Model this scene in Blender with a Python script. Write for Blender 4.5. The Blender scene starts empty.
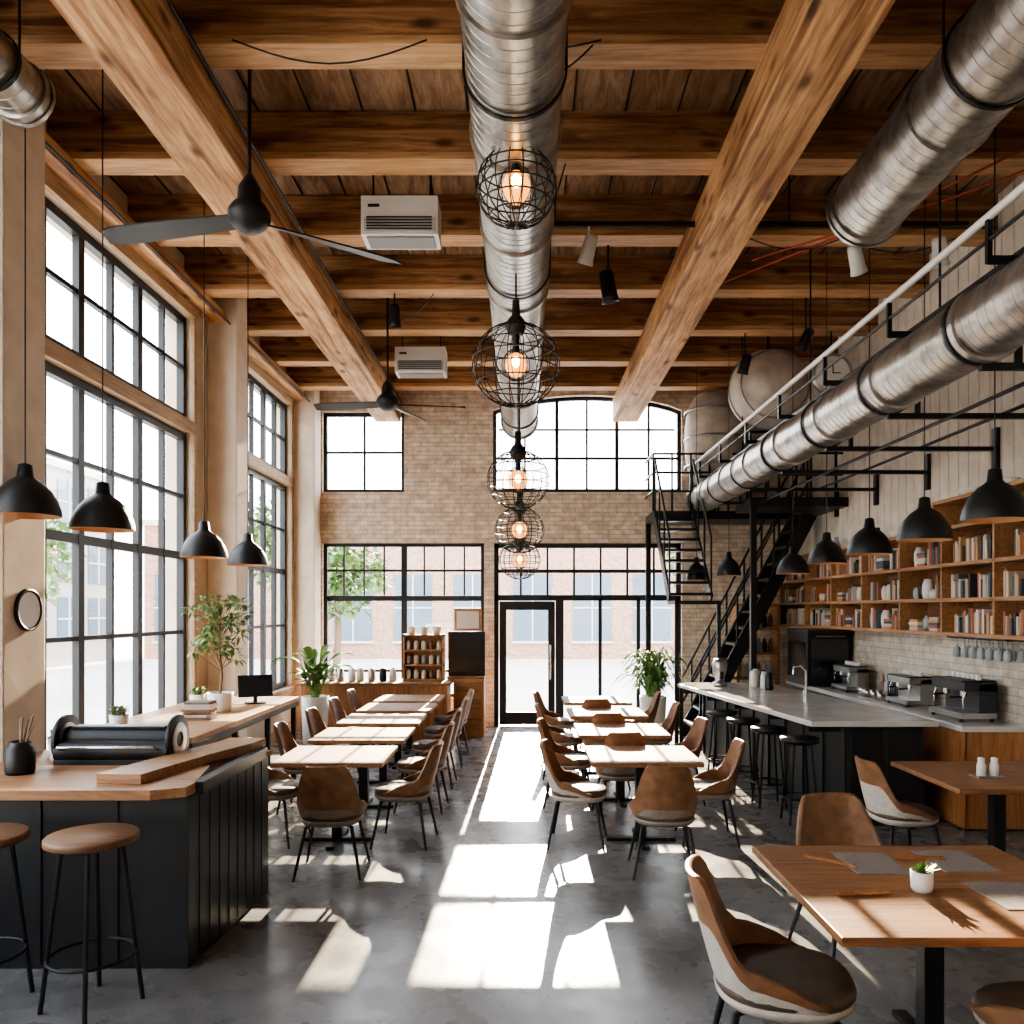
import bpy, bmesh, math, random
from mathutils import Vector, Matrix
random.seed(7)
R=random.random
def U(a,b): return a+(b-a)*R()
scn=bpy.context.scene
COL=scn.collection
pi=math.pi
# ------------------------------------------------------------ materials
def nm(name):
    m=bpy.data.materials.new(name); m.use_nodes=True
    nt=m.node_tree; b=nt.nodes['Principled BSDF']
    return m,nt,b
def plain(name,col,rough=.5,metal=0,em=None,es=0,noise=0.0,nscale=8,bump=0.0,coat=0,trans=0):
    m,nt,b=nm(name)
    b.inputs['Base Color'].default_value=(*col,1)
    b.inputs['Roughness'].default_value=rough
    b.inputs['Metallic'].default_value=metal
    if coat: b.inputs['Coat Weight'].default_value=coat
    if em: 
        b.inputs['Emission Color'].default_value=(*em,1); b.inputs['Emission Strength'].default_value=es
    if noise or bump:
        tc=nt.nodes.new('ShaderNodeTexCoord'); n=nt.nodes.new('ShaderNodeTexNoise')
        n.inputs['Scale'].default_value=nscale; n.inputs['Detail'].default_value=6
        nt.links.new(tc.outputs['Object'],n.inputs['Vector'])
        if noise:
            r=nt.nodes.new('ShaderNodeValToRGB')
            r.color_ramp.elements[0].position=.3; r.color_ramp.elements[1].position=.7
            r.color_ramp.elements[0].color=(*[c*(1-noise) for c in col],1)
            r.color_ramp.elements[1].color=(*[min(1,c*(1+noise)) for c in col],1)
            nt.links.new(n.outputs['Fac'],r.inputs['Fac']); nt.links.new(r.outputs['Color'],b.inputs['Base Color'])
        if bump:
            bp=nt.nodes.new('ShaderNodeBump'); bp.inputs['Strength'].default_value=bump; bp.inputs['Distance'].default_value=.02
            nt.links.new(n.outputs['Fac'],bp.inputs['Height']); nt.links.new(bp.outputs['Normal'],b.inputs['Normal'])
    return m
def wood(name,c1,c2,c3,axis='x',scale=1.0,rough=.5,bump=.25,stretch=14,knots=False):
    m,nt,b=nm(name)
    tc=nt.nodes.new('ShaderNodeTexCoord'); mp=nt.nodes.new('ShaderNodeMapping')
    s=[stretch*scale]*3; s['xyz'.index(axis)]=scale
    mp.inputs['Scale'].default_value=s
    nt.links.new(tc.outputs['Object'],mp.inputs['Vector'])
    n=nt.nodes.new('ShaderNodeTexNoise'); n.inputs['Scale'].default_value=1.6; n.inputs['Detail'].default_value=9; n.inputs['Roughness'].default_value=.68; n.inputs['Distortion'].default_value=.9
    nt.links.new(mp.outputs['Vector'],n.inputs['Vector'])
    r=nt.nodes.new('ShaderNodeValToRGB'); e=r.color_ramp.elements
    e[0].position=.34; e[0].color=(*c1,1); e[1].position=.68; e[1].color=(*c3,1)
    k=e.new(.5); k.color=(*c2,1)
    nt.links.new(n.outputs['Fac'],r.inputs['Fac'])
    n2=nt.nodes.new('ShaderNodeTexNoise'); n2.inputs['Scale'].default_value=1.3; n2.inputs['Detail'].default_value=3
    nt.links.new(tc.outputs['Object'],n2.inputs['Vector'])
    r2=nt.nodes.new('ShaderNodeValToRGB'); r2.color_ramp.elements[0].position=.3; r2.color_ramp.elements[0].color=(.62,.57,.53,1); r2.color_ramp.elements[1].position=.65; r2.color_ramp.elements[1].color=(1,1,1,1)
    nt.links.new(n2.outputs['Fac'],r2.inputs['Fac'])
    mx=nt.nodes.new('ShaderNodeMix'); mx.data_type='RGBA'; mx.blend_type='MULTIPLY'; mx.inputs[0].default_value=.8
    nt.links.new(r.outputs['Color'],mx.inputs[6]); nt.links.new(r2.outputs['Color'],mx.inputs[7])
    last=mx.outputs[2]
    if knots:
        mp2=nt.nodes.new('ShaderNodeMapping'); s2=[2.6]*3; s2['xyz'.index(axis)]=1.1; mp2.inputs['Scale'].default_value=s2
        nt.links.new(tc.outputs['Object'],mp2.inputs['Vector'])
        v=nt.nodes.new('ShaderNodeTexVoronoi'); v.inputs['Scale'].default_value=1.9; nt.links.new(mp2.outputs[0],v.inputs['Vector'])
        r3=nt.nodes.new('ShaderNodeValToRGB'); r3.color_ramp.elements[0].position=.09; r3.color_ramp.elements[0].color=(.20,.12,.07,1); r3.color_ramp.elements[1].position=.25; r3.color_ramp.elements[1].color=(1,1,1,1)
        nt.links.new(v.outputs['Distance'],r3.inputs['Fac'])
        mp3=nt.nodes.new('ShaderNodeMapping'); s3=[8]*3; s3['xyz'.index(axis)]=.35; mp3.inputs['Scale'].default_value=s3
        nt.links.new(tc.outputs['Object'],mp3.inputs['Vector'])
        n4=nt.nodes.new('ShaderNodeTexNoise'); n4.inputs['Scale'].default_value=1.7; n4.inputs['Detail'].default_value=8; nt.links.new(mp3.outputs[0],n4.inputs['Vector'])
        r4=nt.nodes.new('ShaderNodeValToRGB'); r4.color_ramp.elements[0].position=.36; r4.color_ramp.elements[0].color=(.40,.27,.18,1); r4.color_ramp.elements[1].position=.5; r4.color_ramp.elements[1].color=(1,1,1,1)
        nt.links.new(n4.outputs['Fac'],r4.inputs['Fac'])
        for rr,f in ((r3,.9),(r4,.9)):
            m3=nt.nodes.new('ShaderNodeMix'); m3.data_type='RGBA'; m3.blend_type='MULTIPLY'; m3.inputs[0].default_value=f
            nt.links.new(last,m3.inputs[6]); nt.links.new(rr.outputs['Color'],m3.inputs[7]); last=m3.outputs[2]
    nt.links.new(last,b.inputs['Base Color'])
    bp=nt.nodes.new('ShaderNodeBump'); bp.inputs['Strength'].default_value=bump; bp.inputs['Distance'].default_value=.01
    nt.links.new(n.outputs['Fac'],bp.inputs['Height']); nt.links.new(bp.outputs['Normal'],b.inputs['Normal'])
    b.inputs['Roughness'].default_value=rough
    return m
def brick(name,c1,c2,mo,axes='xz',bw=.23,rh=.075,ms=.008,bump=.6,rough=.85):
    m,nt,b=nm(name)
    tc=nt.nodes.new('ShaderNodeTexCoord'); sp=nt.nodes.new('ShaderNodeSeparateXYZ'); cb=nt.nodes.new('ShaderNodeCombineXYZ')
    nt.links.new(tc.outputs['Object'],sp.inputs[0])
    nt.links.new(sp.outputs['xyz'.index(axes[0])],cb.inputs[0]); nt.links.new(sp.outputs['xyz'.index(axes[1])],cb.inputs[1])
    t=nt.nodes.new('ShaderNodeTexBrick'); t.inputs['Scale'].default_value=1
    t.inputs['Brick Width'].default_value=bw; t.inputs['Row Height'].default_value=rh; t.inputs['Mortar Size'].default_value=ms
    t.inputs['Mortar Smooth'].default_value=.3
    t.inputs['Color1'].default_value=(*c1,1); t.inputs['Color2'].default_value=(*c2,1); t.inputs['Mortar'].default_value=(*mo,1)
    nt.links.new(cb.outputs[0],t.inputs['Vector'])
    n=nt.nodes.new('ShaderNodeTexNoise'); n.inputs['Scale'].default_value=7; n.inputs['Detail'].default_value=8
    nt.links.new(tc.outputs['Object'],n.inputs['Vector'])
    r=nt.nodes.new('ShaderNodeValToRGB'); r.color_ramp.elements[0].position=.35; r.color_ramp.elements[0].color=(.68,.64,.6,1); r.color_ramp.elements[1].position=.62; r.color_ramp.elements[1].color=(1.1,1.1,1.1,1)
    nt.links.new(n.outputs['Fac'],r.inputs['Fac'])
    mx=nt.nodes.new('ShaderNodeMix'); mx.data_type='RGBA'; mx.blend_type='MULTIPLY'; mx.inputs[0].default_value=.8
    nt.links.new(t.outputs['Color'],mx.inputs[6]); nt.links.new(r.outputs['Color'],mx.inputs[7])
    nt.links.new(mx.outputs[2],b.inputs['Base Color'])
    bp=nt.nodes.new('ShaderNodeBump'); bp.invert=True; bp.inputs['Strength'].default_value=bump; bp.inputs['Distance'].default_value=.01
    nt.links.new(t.outputs['Fac'],bp.inputs['Height']); nt.links.new(bp.outputs['Normal'],b.inputs['Normal'])
    b.inputs['Roughness'].default_value=rough
    return m

GIRD=wood('girder_wood',(.34,.165,.07),(.64,.37,.175),(.82,.54,.29),'y',.9,.6,knots=True)
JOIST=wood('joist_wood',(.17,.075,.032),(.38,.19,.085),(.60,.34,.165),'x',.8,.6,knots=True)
JOISTLIT=wood('joist_underside_lit',(.34,.18,.08),(.60,.35,.17),(.76,.50,.27),'x',.8,.6)  # joist wood made lighter: bounced light on the underside painted into the colour
DECK=wood('deck_boards',(.16,.095,.06),(.31,.19,.11),(.48,.33,.21),'y',1.2,.8,.5,6)
TTOP=wood('table_wood',(.16,.065,.024),(.29,.135,.056),(.40,.205,.09),'x',1.6,.45,.1)
LTOP=wood('light_table_wood',(.17,.078,.03),(.28,.14,.06),(.37,.21,.095),'y',1.6,.65,.1)
CTOP=wood('counter_wood',(.24,.115,.048),(.40,.21,.10),(.50,.30,.15),'x',1.3,.45,.1)
PANEL=wood('panel_wood',(.26,.10,.035),(.42,.18,.065),(.52,.26,.11),'z',1.3,.45,.15)
SHELF=wood('shelf_wood',(.24,.11,.045),(.40,.20,.085),(.52,.29,.14),'y',1.3,.5,.1)
SHELFSHADE=wood('shelf_back_shaded',(.17,.085,.04),(.26,.135,.065),(.33,.18,.09),'y',1.0,.6,.1)  # darker shelf wood: shade at the back painted into the colour
SEATW=wood('stool_wood',(.12,.06,.03),(.22,.12,.06),(.30,.17,.09),'x',4,.5,.1)
TRIMW=wood('window_trim_wood',(.36,.23,.13),(.52,.36,.21),(.62,.46,.30),'y',1.2,.6,.1)
BLK=plain('black_steel',(.012,.013,.015),.42,.3)
NAVY=plain('dark_frame',(.014,.017,.021),.45,.2)
DARKP=plain('dark_panel',(.014,.017,.021),.42,0,noise=.25,nscale=3)
LAMPB=plain('lamp_black',(.010,.011,.012),.45,.2)
LAMPI=plain('lamp_inner',(.55,.32,.16),.5)
BULBG=plain('amber_glass',(.9,.5,.2),.2,em=(1,.36,.07),es=2.0)
BULB=plain('bulb_filament',(1,.8,.5),.2,em=(1,.6,.2),es=14)
WHITE=plain('white_plastic',(.70,.69,.66),.4)
CERAM=plain('white_ceramic',(.72,.71,.68),.25)
MARB=plain('marble_top',(.50,.49,.47),.18,0,noise=.16,nscale=3)
LEATH=plain('brown_leather',(.20,.095,.045),.45,0,noise=.28,nscale=14,bump=.15)
SEATC=plain('seat_cushion_leather',(.085,.060,.042),.5,0,noise=.25,nscale=14,bump=.15)
GREYF=plain('grey_shell',(.24,.20,.165),.6,0,noise=.12,nscale=30)
PALEF=plain('pale_shell',(.48,.44,.39),.6,0,noise=.12,nscale=30)
CHROME=plain('chrome',(.6,.6,.6),.2,1)
STEEL=plain('brushed_steel',(.40,.40,.40),.35,1,noise=.1,nscale=9)
PLAST=plain('plaster_beige',(.64,.54,.43),.85,0,noise=.14,nscale=2.5,bump=.08)
COLM=plain('column_concrete',(.68,.58,.47),.8,0,noise=.10,nscale=5,bump=.06)
PLANK=plain('white_plank',(.68,.61,.52),.7,0,noise=.12,nscale=6)
LEAF=plain('leaf_green',(.09,.19,.045),.5,0,noise=.45,nscale=9)
LEAF2=plain('leaf_pale',(.20,.29,.11),.5,0,noise=.35,nscale=9)
TRUNK=plain('trunk',(.17,.11,.07),.8)
SOIL=plain('soil',(.05,.035,.02),.9)
TANK=plain('tank_canvas',(.52,.46,.40),.55,.1,noise=.25,nscale=4)
REDP=plain('red_pipe',(.40,.05,.03),.4)
PAPER=plain('paper',(.66,.61,.52),.7)
MAT_=plain('placemat_cloth',(.20,.17,.15),.8,noise=.2,nscale=60)
SCREEN=plain('screen_black',(.01,.012,.015),.15)
GLJAR=plain('jar_glass',(.32,.36,.36),.08)
TILE=brick('white_tile',(.58,.53,.46),(.64,.59,.52),(.40,.36,.31),'yz',.16,.08,.006,.4,.35)
BRK=brick('whitewashed_brick',(.60,.48,.38),(.76,.66,.55),(.48,.40,.32),'xz')
REDB=brick('exterior_brick',(.42,.22,.155),(.52,.30,.22),(.55,.45,.38),'xz',.3,.1,.01)
EXTW=plain('exterior_pale',(.62,.60,.57),.8)
EXTP=plain('exterior_stone',(.42,.38,.34),.8)
EXTG=plain('exterior_window_glass',(.13,.18,.23),.2)
PAVE=plain('pavement',(.56,.53,.49),.8,noise=.08,nscale=1)
def duct_mat():
    m,nt,b=nm('galvanised_duct'); b.inputs['Metallic'].default_value=.92
    tc=nt.nodes.new('ShaderNodeTexCoord'); n=nt.nodes.new('ShaderNodeTexNoise'); n.inputs['Scale'].default_value=6; n.inputs['Detail'].default_value=8; n.inputs['Roughness'].default_value=.65
    nt.links.new(tc.outputs['Object'],n.inputs['Vector'])
    r=nt.nodes.new('ShaderNodeValToRGB'); r.color_ramp.elements[0].color=(.25,.235,.22,1); r.color_ramp.elements[1].color=(.50,.48,.45,1)
    r.color_ramp.elements[0].position=.35; r.color_ramp.elements[1].position=.62
    nt.links.new(n.outputs['Fac'],r.inputs['Fac']); nt.links.new(r.outputs['Color'],b.inputs['Base Color'])
    r2=nt.nodes.new('ShaderNodeMapRange'); r2.inputs['To Min'].default_value=.22; r2.inputs['To Max'].default_value=.42
    nt.links.new(n.outputs['Fac'],r2.inputs['Value']); nt.links.new(r2.outputs[0],b.inputs['Roughness'])
    return m
DUCT=duct_mat()
def floor_mat():
    m,nt,b=nm('polished_concrete')
    tc=nt.nodes.new('ShaderNodeTexCoord')
    n=nt.nodes.new('ShaderNodeTexNoise'); n.inputs['Scale'].default_value=1.4; n.inputs['Detail'].default_value=12; n.inputs['Roughness'].default_value=.7
    nt.links.new(tc.outputs['Object'],n.inputs['Vector'])
    r=nt.nodes.new('ShaderNodeValToRGB'); r.color_ramp.elements[0].position=.33; r.color_ramp.elements[1].position=.67
    r.color_ramp.elements[0].color=(.095,.095,.097,1); r.color_ramp.elements[1].color=(.20,.197,.192,1)
    nt.links.new(n.outputs['Fac'],r.inputs['Fac']); nt.links.new(r.outputs['Color'],b.inputs['Base Color'])
    n2=nt.nodes.new('ShaderNodeTexNoise'); n2.inputs['Scale'].default_value=4; n2.inputs['Detail'].default_value=8
    nt.links.new(tc.outputs['Object'],n2.inputs['Vector'])
    r2=nt.nodes.new('ShaderNodeMapRange'); r2.inputs['To Min'].default_value=.14; r2.inputs['To Max'].default_value=.42
    nt.links.new(n2.outputs['Fac'],r2.inputs['Value']); nt.links.new(r2.outputs[0],b.inputs['Roughness'])
    return m
FLOOR=floor_mat()
def glass_mat():
    m=bpy.data.materials.new('window_glass'); m.use_nodes=True; nt=m.node_tree; nt.nodes.clear()
    o=nt.nodes.new('ShaderNodeOutputMaterial'); t=nt.nodes.new('ShaderNodeBsdfTransparent'); g=nt.nodes.new('ShaderNodeBsdfGlossy')
    t.inputs['Color'].default_value=(.95,.97,.98,1)
    g.inputs['Roughness'].default_value=.02; mx=nt.nodes.new('ShaderNodeMixShader'); mx.inputs[0].default_value=.05
    nt.links.new(t.outputs[0],mx.inputs[1]); nt.links.new(g.outputs[0],mx.inputs[2]); nt.links.new(mx.outputs[0],o.inputs[0])
    return m
GLASS=glass_mat()

# ------------------------------------------------------------ mesh builder
class B:
    def __init__(s): s.V=[];s.F=[];s.M=[];s.S=[];s.mats=[];s.T=Matrix.Identity(4)
    def mi(s,m):
        if m not in s.mats: s.mats.append(m)
        return s.mats.index(m)
    def add(s,vs,fs,m,sm=False):
        o=len(s.V); k=s.mi(m)
        s.V+= [tuple(s.T@Vector(v)) for v in vs]
        for f in fs: s.F.append([i+o for i in f]); s.M.append(k); s.S.append(sm)
    def box(s,x0,x1,y0,y1,z0,z1,m):
        s.add([(x0,y0,z0),(x1,y0,z0),(x1,y1,z0),(x0,y1,z0),(x0,y0,z1),(x1,y0,z1),(x1,y1,z1),(x0,y1,z1)],
              [(3,2,1,0),(4,5,6,7),(0,1,5,4),(1,2,6,5),(2,3,7,6),(3,0,4,7)],m)
    def bx(s,c,sz,m,rot=None):
        t=s.T
        s.T=t@Matrix.Translation(c)@(rot.to_4x4() if rot else Matrix.Identity(4))
        a,b,d=[v/2 for v in sz]; s.box(-a,a,-b,b,-d,d,m); s.T=t
    def prism(s,poly,z0,z1,m):
        n=len(poly); vs=[(x,y,z0) for x,y in poly]+[(x,y,z1) for x,y in poly]
        fs=[tuple(reversed(range(n))),tuple(range(n,2*n))]+[(i,(i+1)%n,n+(i+1)%n,n+i) for i in range(n)]
        s.add(vs,fs,m)
    def cyl(s,p1,p2,r,m,r2=None,n=14,sm=True):
        s.tube([p1,p2],[r,r if r2 is None else r2],m,n,sm)
    def tube(s,pts,r,m,n=8,sm=True,closed=False):
        pts=[Vector(p) for p in pts]; N=len(pts)
        if not isinstance(r,(list,tuple)): r=[r]*N
        vs=[];fs=[]; ref=None
        for i,p in enumerate(pts):
            if closed: d=(pts[(i+1)%N]-pts[i-1])
            else: d=(pts[min(i+1,N-1)]-pts[max(i-1,0)])
            d.normalize()
            if ref is None:
                ref=Vector((0,0,1)) if abs(d.z)<.9 else Vector((1,0,0))
            u=ref-d*ref.dot(d); u.normalize(); ref=u; w=d.cross(u)
            for j in range(n):
                a=2*pi*j/n; vs.append(p+(u*math.cos(a)+w*math.sin(a))*r[i])
        rng=N if closed else N-1
        for i in range(rng):
            k=(i+1)%N
            for j in range(n): fs.append((i*n+j,i*n+(j+1)%n,k*n+(j+1)%n,k*n+j))
        s.add(vs,fs,m,sm)
        if not closed:
            s.add(vs[:n],[tuple(reversed(range(n)))],m); s.add(vs[-n:],[tuple(range(n))],m)
    def lathe(s,prof,m,c=(0,0,0),n=24,axis='z',sm=True):
        vs=[];fs=[]
        for (r,h) in prof:
            for j in range(n):
                a=2*pi*j/n; x,y=r*math.cos(a),r*math.sin(a)
                if axis=='z': v=(c[0]+x,c[1]+y,c[2]+h)
                elif axis=='y': v=(c[0]+x,c[1]+h,c[2]+y)
                else: v=(c[0]+h,c[1]+x,c[2]+y)
                vs.append(v)
        for i in range(len(prof)-1):
            for j in range(n): fs.append((i*n+j,i*n+(j+1)%n,(i+1)*n+(j+1)%n,(i+1)*n+j))
        s.add(vs,fs,m,sm)
    def sph(s,c,r,m,sc=(1,1,1),n=16):
        k=n//2; vs=[];fs=[]
        for i in range(k+1):
            t=pi*i/k
            for j in range(n):
                a=2*pi*j/n; vs.append((c[0]+sc[0]*r*max(math.sin(t),1e-4)*math.cos(a),c[1]+sc[1]*r*max(math.sin(t),1e-4)*math.sin(a),c[2]+sc[2]*r*math.cos(t)))
        for i in range(k):
            for j in range(n): fs.append((i*n+j,i*n+(j+1)%n,(i+1)*n+(j+1)%n,(i+1)*n+j))
        s.add(vs,fs,m,True)
    def grid(s,P,m,sm=True):
        nr=len(P); nc=len(P[0]); vs=[p for row in P for p in row]
        fs=[(i*nc+j,i*nc+j+1,(i+1)*nc+j+1,(i+1)*nc+j) for i in range(nr-1) for j in range(nc-1)]
        s.add(vs,fs,m,sm)
    def done(s,name,loc=(0,0,0),rz=0,bevel=0,recalc=True):
        me=bpy.data.meshes.new(name); me.from_pydata(s.V,[],s.F)
        for m in s.mats: me.materials.append(m)
        me.polygons.foreach_set('material_index',s.M); me.polygons.foreach_set('use_smooth',s.S); me.update()
        if recalc:
            bm=bmesh.new(); bm.from_mesh(me); bmesh.ops.recalc_face_normals(bm,faces=bm.faces); bm.to_mesh(me); bm.free()
        o=bpy.data.objects.new(name,me); COL.objects.link(o); o.location=loc; o.rotation_euler=(0,0,rz)
        if bevel:
            md=o.modifiers.new('bevel','BEVEL'); md.width=bevel; md.segments=2; md.limit_method='ANGLE'; md.angle_limit=.7
        return o
def inst(o,loc,rz=0,sc=None):
    c=o.copy(); COL.objects.link(c); c.location=loc; c.rotation_euler=(0,0,rz)
    if sc: c.scale=sc
    return c

XL,XR,YB,YF,ZC=-3.8,4.6,13.7,-3.0,6.0
# ------------------------------------------------------------ shell
b=B(); b.box(XL-.3,XR+.3,YF-.3,YB+.3,-.2,0,FLOOR); b.done('floor')
b=B(); b.box(XL-.3,XR+.3,YF-.3,YB+.3,ZC,ZC+.2,DECK)
x=XL
while x<XR:
    b.box(x,x+.012,YF,YB,ZC-.012,ZC+.02,BLK); x+=.42
b.done('ceiling')
def holes_wall(name,plane,at,th,us,zs,holes,mat,extra=None):
    b=B()
    u=sorted(set(us+[h[0] for h in holes]+[h[1] for h in holes])); z=sorted(set(zs+[h[2] for h in holes]+[h[3] for h in holes]))
    for i in range(len(u)-1):
        for j in range(len(z)-1):
            cu,cz=(u[i]+u[i+1])/2,(z[j]+z[j+1])/2
            if any(h[0]<cu<h[1] and h[2]<cz<h[3] for h in holes): continue
            if plane=='x': b.box(at,at+th,u[i],u[i+1],z[j],z[j+1],mat)
            else: b.box(u[i],u[i+1],at,at+th,z[j],z[j+1],mat)
    if extra: extra(b)
    return b.done(name)
LW=[(-2.2,.6),(1.6,4.9),(5.95,9.2),(11.0,13.1)]
lh=[]
for a,c in LW: lh+=[(a,c,.75,5.35)]
holes_wall('wall_left','x',XL-.3,.3,[YF,YB+.3],[0,ZC],lh,PLAST)
AX0,AX1=-.5,2.74
def arch(b):
    n=16; pts=[]
    for i in range(n+1):
        t=i/n; x=AX0+(AX1-AX0)*t; z=5.42+.26*math.sin(pi*t)**.7; pts.append((x,z))
    for i in range(n):
        (xa,za),(xb,zb)=pts[i],pts[i+1]
        vs=[(xa,YB,za),(xb,YB,zb),(xb,YB,5.7),(xa,YB,5.7),(xa,YB+.3,za),(xb,YB+.3,zb),(xb,YB+.3,5.7),(xa,YB+.3,5.7)]
        b.add(vs,[(0,1,2,3),(7,6,5,4),(0,4,5,1)],BRK)
BH=[(-3.42,-2.02,4.02,5.4),(AX0,AX1,4.02,5.7),(-3.42,-.65,.5,3.15),(-.48,2.74,0,3.15)]
holes_wall('wall_back','y',YB,.3,[XL,XR+.3],[0,ZC],BH,BRK,arch)
b=B(); b.box(XR,XR+.3,YF,YB,0,ZC,PLANK)
y=YF
while y<YB-.01:
    b.box(XR-.018,XR,y+.008,min(y+.19,YB)-.008,0,ZC,PLANK); y+=.19
b.box(XR-.03,XR-.018,6.2,YB,.95,1.72,TILE)
b.done('wall_right')
b=B(); b.box(XL-.3,XR+.3,YF-.3,YF,0,ZC,PLAST); b.done('wall_front')
b=B()
for y0,y1 in [(5.3,5.78),(9.65,10.02),(13.25,13.68),(1.0,1.4)]:
    b.box(XL,XL+.36,y0,y1,0,ZC-.01,COLM)
    b.box(XL,XL+.385,y0-.04,min(y1+.04,13.69),0,.25,COLM)
b.done('column_left',bevel=.015)
b=B()
b.box(XL,XL+.04,YF,5.2,0,.16,TRIMW);b.box(XL,XL+.04,5.85,9.6,0,.16,TRIMW);b.box(XL,XL+.04,10.1,13.2,0,.16,TRIMW)
b.done('baseboard_left')
# ------------------------------------------------------------ windows
def bar_u(b,plane,at,d,u0,u1,z0,z1,m):
    if plane=='x': b.box(at,at+d,u0,u1,z0,z1,m)
    else: b.box(u0,u1,at,at+d,z0,z1,m)
def win(name,plane,at,u0,u1,z0,z1,vs,hs,fw=.06,mw=.035,thick=(),glass=True):
    b=B(); d=.08
    bar_u(b,plane,at,d,u0,u0+fw,z0,z1,NAVY);bar_u(b,plane,at,d,u1-fw,u1,z0,z1,NAVY)
    bar_u(b,plane,at,d,u0+fw,u1-fw,z0,z0+fw,NAVY);bar_u(b,plane,at,d,u0+fw,u1-fw,z1-fw,z1,NAVY)
    for v in vs:
        w=(mw*2.2 if v in thick else mw)/2
        bar_u(b,plane,at+.01,d-.02,v-w,v+w,z0+fw,z1-fw,NAVY)
    for h in hs:
        w=(mw*2.0 if h in thick else mw)/2
        bar_u(b,plane,at+.015,d-.03,u0+fw,u1-fw,h-w,h+w,NAVY)
    if glass: bar_u(b,plane,at+.038,.004,u0+fw*.5,u1-fw*.5,z0+fw*.5,z1-fw*.5,GLASS)
    return b.done(name)
k=1
for a,c in LW:
    n=6 if c-a>3 else (5 if c-a>2.3 else 4)
    vs=[a+(c-a)*i/n for i in range(1,n)]
    th=(vs[1],vs[3]) if n==6 else (vs[1],vs[-1])
    win('window_%d'%k,'x',XL-.14,a,c,.75,4.02,vs,[1.75,2.62,3.30],thick=th+(2.62,),fw=.08,mw=.042); k+=1
    win('window_%d'%k,'x',XL-.14,a,c,4.16,5.35,vs,[4.78],thick=th,fw=.08,mw=.042); k+=1
    t=B(); t.box(XL-.2,XL+.03,a,c,4.02,4.16,TRIMW); t.box(XL-.02,XL+.07,a-.05,c+.05,.68,.75,TRIMW)
    t.box(XL-.0,XL+.03,a-.08,a,.75,5.35,TRIMW); t.box(XL-.0,XL+.03,c,c+.08,.75,5.35,TRIMW); t.box(XL,XL+.05,a-.08,c+.08,5.35,5.47,TRIMW)
    t.done('trim_%d'%k)
yw=YB+.1
win('window_%d'%k,'y',yw,-3.42,-2.02,4.02,5.4,[-2.72],[4.72]);k+=1
b=B()
def archz(x): return 5.42+.26*math.sin(pi*(x-AX0)/(AX1-AX0))**.7 if AX0<x<AX1 else 5.42
b.box(AX0,AX0+.06,yw,yw+.08,4.02,5.44,NAVY);b.box(AX1-.06,AX1,yw,yw+.08,4.02,5.44,NAVY);b.box(AX0,AX1,yw,yw+.08,4.02,4.09,NAVY)
b.tube([(AX0+(AX1-AX0)*i/24,yw+.04,archz(AX0+(AX1-AX0)*i/24)-.02) for i in range(25)],.045,NAVY,6)
for i,x in enumerate([AX0+(AX1-AX0)*t for t in (.17,.34,.5,.66,.83)]):
    w=.03 if i%2 else .018
    b.box(x-w,x+w,yw+.01,yw+.07,4.09,archz(x),NAVY)
b.box(AX0,AX1,yw+.015,yw+.065,4.6,4.64,NAVY);b.box(AX0+.1,AX1-.1,yw+.015,yw+.065,5.1,5.13,NAVY)
b.box(AX0,AX1,yw+.038,yw+.042,4.05,5.43,GLASS)
b.done('window_%d'%k);k+=1
win('window_%d'%k,'y',yw,-3.42,-.65,.5,3.15,[-2.035],[2.2,.95],thick=(-2.035,2.2),mw=.045);k+=1
b=B()
for v in [-3.42+2.77*i/8 for i in range(1,8)]: b.box(v-.014,v+.014,yw+.02,yw+.06,2.25,3.1,NAVY)
b.box(-3.4,-.68,yw+.02,yw+.06,2.66,2.70,NAVY); b.done('window_%d'%k);k+=1
b=B()
for x0,x1,z0,z1 in [(-.48,-.40,0,3.15),(2.66,2.74,0,3.15),(-.48,2.74,3.07,3.15),(-.48,2.74,2.16,2.26),(.58,.72,0,2.16),(1.32,1.38,0,2.2),(1.98,2.04,0,2.2),(.62,2.74,0,.12)]:
    b.box(x0,x1,yw,yw+.08,z0,z1,NAVY)
for v in [-.48+3.22*i/7 for i in range(1,7)]: b.box(v-.018,v+.018,yw+.02,yw+.06,2.26,3.07,NAVY)
b.box(-.4,2.66,yw+.01,yw+.07,2.64,2.70,NAVY)
b.box(-.4,2.66,yw+.038,yw+.042,2.24,3.1,GLASS);b.box(.7,2.68,yw+.038,yw+.042,.1,2.2,GLASS)
b.done('window_%d'%k);k+=1
b=B()
for x0,x1,z0,z1 in [(-.39,-.27,.02,2.15),(.45,.57,.02,2.15),(-.27,.45,2.0,2.15),(-.27,.45,.02,.24)]: b.box(x0,x1,yw,yw+.06,z0,z1,NAVY)
b.box(-.29,.47,yw+.028,yw+.032,.2,2.04,GLASS)
b.tube([(.49,yw,.8),(.49,yw-.06,.82),(.49,yw-.06,1.38),(.49,yw,1.4)],.012,CHROME)
b.done('door_1')
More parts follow.
